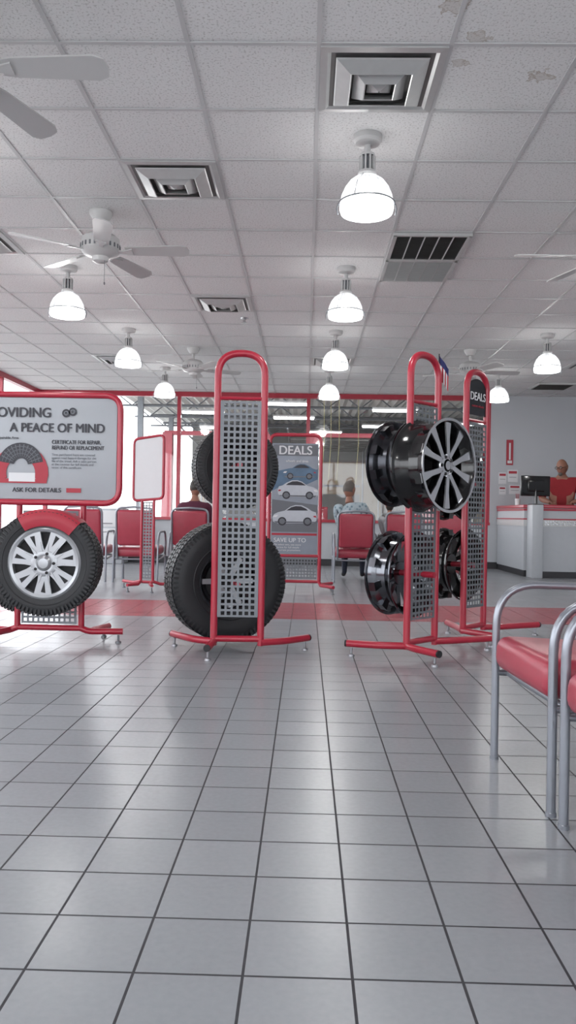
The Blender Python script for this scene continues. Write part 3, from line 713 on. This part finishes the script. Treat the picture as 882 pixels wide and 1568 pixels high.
b.rbox((0, 0, .30), (.50, .035, .32), .012, 0); b.rbox((0, -.025, .30), (.28, .03, .18), .012, 0); b.box((0, .019, .30), (.46, .004, .28), 1)
b.tube([(0, -.02, .27), (0, -.03, .02)], .022, 0, 10); b.lathe([(0, .018), (.12, .012), (.13, 0), (0, 0)], 0, 24, Matrix.Translation((0, -.03, 0)))
b.build("monitor_body", [BLACKG, DARK], parent=em)
e = group("pen_cup", (3.50, 13.3, 1.123)); b = MB(); b.lathe([(0, 0), (.04, 0), (.045, .11), (.04, .11), (.036, .01), (0, .01)], 0, 18)
for i in range(4): b.tube([(.01*i-.015, 0, .02), (.02*i-.03, .01*i, .19)], .004, 1, 6)
b.build("cup", [WHITE, REDINK], parent=e)
b = MB(); b.box((0, 0, 0), (.12, .01, .45), 0); b.box((0, -.006, .02), (.03, .004, .3), 1); b.box((0, -.006, -.17), (.08, .004, .05), 1)
b.build("fire_extinguisher_sign", [REDINK, PAPER], loc=(3.62, YB-.01, 2.08), smooth=False)
b = MB()
for (x, z, w, h) in [(3.50, 1.62, .14, .2), (3.68, 1.66, .18, .22), (3.72, 1.42, .2, .16), (3.5, 1.40, .12, .14)]: b.box((x, 0, z), (w, .006, h), 0); b.box((x, -.004, z+h*.3), (w*.8, .003, h*.2), 1); b.box((x, -.004, z-h*.1), (w*.7, .003, h*.03), 2)
b.build("wall_notices", [PAPER, REDINK, INK], loc=(0, YB-.006, 0), smooth=False)
e = group("storage_cabinet", (-3.42, 14.05, 0)); b = MB(); b.rbox((0, 0, .48), (.5, .5, .96), .01, 0); b.box((0, -.252, .78), (.44, .01, .28), 1); b.box((0, -.252, .36), (.44, .01, .5), 1)
b.tube([(-.08, -.275, .7), (.08, -.275, .7)], .008, 2, 8); b.tube([(-.08, -.275, .55), (.08, -.275, .55)], .008, 2, 8); b.build("cabinet_body", [LAM, WHITE, CHROME], parent=e)

# ------------------------------------------------------------ people
def skin_body(name, J, E, mats, parent):
    keys = list(J); idx = {k: i for i, k in enumerate(keys)}
    me = bpy.data.meshes.new(name); me.from_pydata([J[k][0] for k in keys], [(idx[a], idx[c]) for a, c, _ in E], [])
    ob = bpy.data.objects.new(name, me); scene.collection.objects.link(ob)
    sk = ob.modifiers.new("skin", 'SKIN'); sk.use_smooth_shade = True
    for i, k in enumerate(keys):
        r = J[k][1]; me.skin_vertices[0].data[i].radius = r if isinstance(r, tuple) else (r, r)
        me.skin_vertices[0].data[i].use_root = (k == 'pelvis')
    ss = ob.modifiers.new("sub", 'SUBSURF'); ss.levels = 2; ss.render_levels = 2
    dg = bpy.context.evaluated_depsgraph_get(); nm = bpy.data.meshes.new_from_object(ob.evaluated_get(dg))
    bpy.data.objects.remove(ob)
    nm.materials.clear()
    for m in mats: nm.materials.append(m)
    segs = [(Vector(J[a][0]), Vector(J[c][0]), m) for a, c, m in E]
    for p in nm.polygons:
        best = 1e9; bi = 0
        for a, c, m in segs:
            d = c-a; t = max(0, min(1, (p.center-a).dot(d)/d.length_squared)); q = (a+d*t-p.center).length
            if q < best: best = q; bi = m
        p.material_index = bi; p.use_smooth = True
    o = bpy.data.objects.new(name, nm); scene.collection.objects.link(o); o.parent = parent; return o
def head(parent, loc, rz, tilt, hair, bald=False, beard=False, s=1.0, long=False, glasses=False):
    b = MB(); M = Matrix.Translation(loc) @ Matrix.Rotation(rz, 4, 'Z') @ Matrix.Rotation(tilt, 4, 'X') @ Matrix.Scale(s, 4)
    def fn(v):
        if v.z < 0: v.x *= 1+v.z*2.3; v.y = v.y*(1+v.z*1.2)-(.01*(-v.z/.12))
        return v
    b.ell((0, 0, 0), (.076, .097, .12), 0, 24, 18, M, fn)
    b.add([(-.013, -.088, .0), (.013, -.088, .0), (0, -.094, .035), (0, -.122, -.018), (-.018, -.088, -.028), (.018, -.088, -.028)], [(0, 2, 3), (2, 1, 3), (0, 3, 4), (1, 5, 3), (4, 3, 5)], 0, M)
    for x in (-1, 1):
        b.ell((x*.03, -.083, .012), (.013, .009, .008), 2, 10, 8, M); b.ell((x*.03, -.091, .012), (.005, .004, .005), 1, 8, 6, M)
        b.ell((x*.03, -.088, .032), (.018, .006, .005), 1, 8, 6, M); b.ell((x*.077, .008, 0), (.01, .02, .032), 0, 10, 8, M)
        if glasses:
            b.tube([(x*.032+.024*math.cos(k*.524), -.102, .01+.017*math.sin(k*.524)) for k in range(12)], .0028, 4, 6, True, M)
            b.tube([(x*.056, -.100, .014), (x*.080, -.05, .014), (x*.082, .01, .012)], .0025, 4, 6, M=M)
    if glasses: b.tube([(-.009, -.104, .014), (.009, -.104, .014)], .0028, 4, 6, M=M)
    b.ell((0, -.088, -.052), (.023, .008, .008), 3, 10, 6, M)
    if not bald:
        lim = -.10 if long else -.045
        b.ell((0, .006, .008), (.085, .104, .126), 1, 24, 18, M, fn, keep=lambda c: (c.z > .055) or (c.y > -.005 and c.z > lim))
    else:
        b.ell((0, .004, -.0), (.079, .1, .12), 1, 24, 18, M, fn, keep=lambda c: c.y > .02 and -.06 < c.z < .03)
    if beard: b.ell((0, -.068, -.085), (.032, .03, .032), 1, 12, 8, M)
    b.build("head", [SKIN, hair, EYE, LIP, BLACKG], parent=parent, ang=70)
def hand(parent, wrist, d, side):
    d = Vector(d).normalized(); up = Vector((0, 0, 1)); sd = d.cross(up).normalized()*side
    M = Matrix((( sd.x, d.x, up.x, wrist[0]), (sd.y, d.y, up.y, wrist[1]), (sd.z, d.z, up.z, wrist[2]), (0, 0, 0, 1)))
    b = MB(); b.ell((0, .045, 0), (.040, .055, .015), 0, 14, 10, M)
    for i, (x, L) in enumerate(((-.028, .068), (-.010, .08), (.009, .074), (.027, .056))):
        b.tube([(x, .07, .0), (x*1.1, .07+L*.45, .012), (x*1.12, .07+L*.8, .002), (x*1.12, .07+L, -.014)], [.0095, .009, .008, .006], 0, 8, M=M)
    b.tube([(-.032, .025, 0), (-.055, .05, -.004), (-.060, .08, -.010)], [.012, .010, .008], 0, 8, M=M)
    b.build("hand", [SKIN], parent=parent)
def seated(name, loc, rz, shirt, hair, s=1.0, turn=0.0, long=False, lean=0.0):
    e = group(name, loc, rz); e.scale = (s, s, s)
    J = {'pelvis': ((0, .02, .60), (.17, .12)), 'waist': ((lean*.3, .04, .76), (.155, .11)), 'chest': ((lean*.7, .03, .95), (.185, .12)), 'neckb': ((lean, .01, 1.09), (.08, .065)), 'neck': ((lean, -.01, 1.15), .052), 'headb': ((lean, -.02, 1.21), .045)}
    E = [('pelvis', 'waist', 1), ('waist', 'chest', 1), ('chest', 'neckb', 1), ('neckb', 'neck', 0), ('neck', 'headb', 0)]
    for n, x in (('l', -1), ('r', 1)):
        J.update({n+'sh': ((lean*.9+x*.20, .02, 1.05), .068), n+'el': ((x*.235, -.06, .79), .045), n+'fo': ((x*.19, -.2, .74), .037), n+'wr': ((x*.15, -.29, .70), .028),
                  n+'hip': ((x*.10, -.04, .585), .088), n+'kn': ((x*.13, -.44, .55), .062), n+'ca': ((x*.13, -.44, .34), .055), n+'an': ((x*.13, -.42, .10), .038), n+'to': ((x*.14, -.57, .045), .036)})
        E += [('chest', n+'sh', 1), (n+'sh', n+'el', 1), (n+'el', n+'fo', 0), (n+'fo', n+'wr', 0), ('pelvis', n+'hip', 2), (n+'hip', n+'kn', 2), (n+'kn', n+'ca', 2), (n+'ca', n+'an', 2), (n+'an', n+'to', 3)]
    skin_body("body", J, E, [SKIN, shirt, DENIM, RUBBER], e)
    head(e, (lean, -.03, 1.285), turn, rad(8), hair, long=long)
    for x in (-1, 1): hand(e, (x*.15, -.29, .70), (-x*.25, -1, -.3), x)
    return e
seated("seated_customer", (-1.5, 10.80, 0), rad(178), SHIRTM, HAIRD, .96, rad(25))
seated("seated_customer", (.70, 11.10, 0), rad(180), SHIRTP, HAIRG, .98, rad(-40), lean=.10)
seated("seated_child", (1.25, 11.08, .11), rad(180), SHIRTW, HAIRD, .73, rad(15), long=True, lean=.12)
ep = group("store_employee", (4.17, 13.14, 0), rad(-18)); ep.scale = (1.03,)*3
J = {'pelvis': ((0, .04, .96), (.18, .14)), 'waist': ((0, .03, 1.14), (.195, .16)), 'chest': ((0, .0, 1.36), (.22, .15)), 'neckb': ((0, -.02, 1.53), (.11, .085)), 'neck': ((0, -.04, 1.585), .062), 'headb': ((0, -.05, 1.63), .05)}
E = [('pelvis', 'waist', 1), ('waist', 'chest', 1), ('chest', 'neckb', 1), ('neckb', 'neck', 0), ('neck', 'headb', 0)]
for n, x in (('l', -1), ('r', 1)):
    J.update({n+'sh': ((x*.235, .0, 1.47), .085), n+'el': ((x*.30, -.06, 1.19), .06), n+'fo': ((x*.22, -.2, 1.16), .042), n+'wr': ((x*.14, -.30, 1.13), .029),
              n+'hip': ((x*.10, .04, .88), .105), n+'kn': ((x*.11, .03, .49), .066), n+'ca': ((x*.11, .05, .32), .058), n+'an': ((x*.11, .06, .09), .04), n+'to': ((x*.12, -.08, .045), .038)})
    E += [('chest', n+'sh', 1), (n+'sh', n+'el', 1), (n+'el', n+'fo', 0), (n+'fo', n+'wr', 0), ('pelvis', n+'hip', 2), (n+'hip', n+'kn', 2), (n+'kn', n+'ca', 2), (n+'ca', n+'an', 2), (n+'an', n+'to', 3)]
skin_body("body", J, E, [SKIN, SHIRTR, DENIM, RUBBER], ep)
head(ep, (0, -.075, 1.695), rad(-30), rad(14), HAIRG, bald=True, beard=True, s=1.08, glasses=True)
for x in (-1, 1): hand(ep, (x*.14, -.30, 1.13), (-x*.2, -1, -.08), x)

# ------------------------------------------------------------ light, camera
w = bpy.data.worlds.new("sky"); scene.world = w; w.use_nodes = True
w.node_tree.nodes["Background"].inputs[0].default_value = (.925, .96, 1, 1); w.node_tree.nodes["Background"].inputs[1].default_value = 3.0
cam = bpy.data.cameras.new("camera"); co = bpy.data.objects.new("camera", cam); scene.collection.objects.link(co)
cam.sensor_fit = 'VERTICAL'; cam.sensor_height = 36; cam.lens = 36*1250/1600; cam.clip_start = .05; cam.clip_end = 300
co.matrix_world = Matrix.Translation((0, 0, .9)) @ Matrix.Rotation(rad(1.26), 4, 'Z') @ Matrix.Rotation(rad(90.2), 4, 'X') @ Matrix.Rotation(rad(1.0), 4, 'Z')
scene.camera = co
scene.view_settings.view_transform = 'Standard'
scene.view_settings.exposure = 0.62
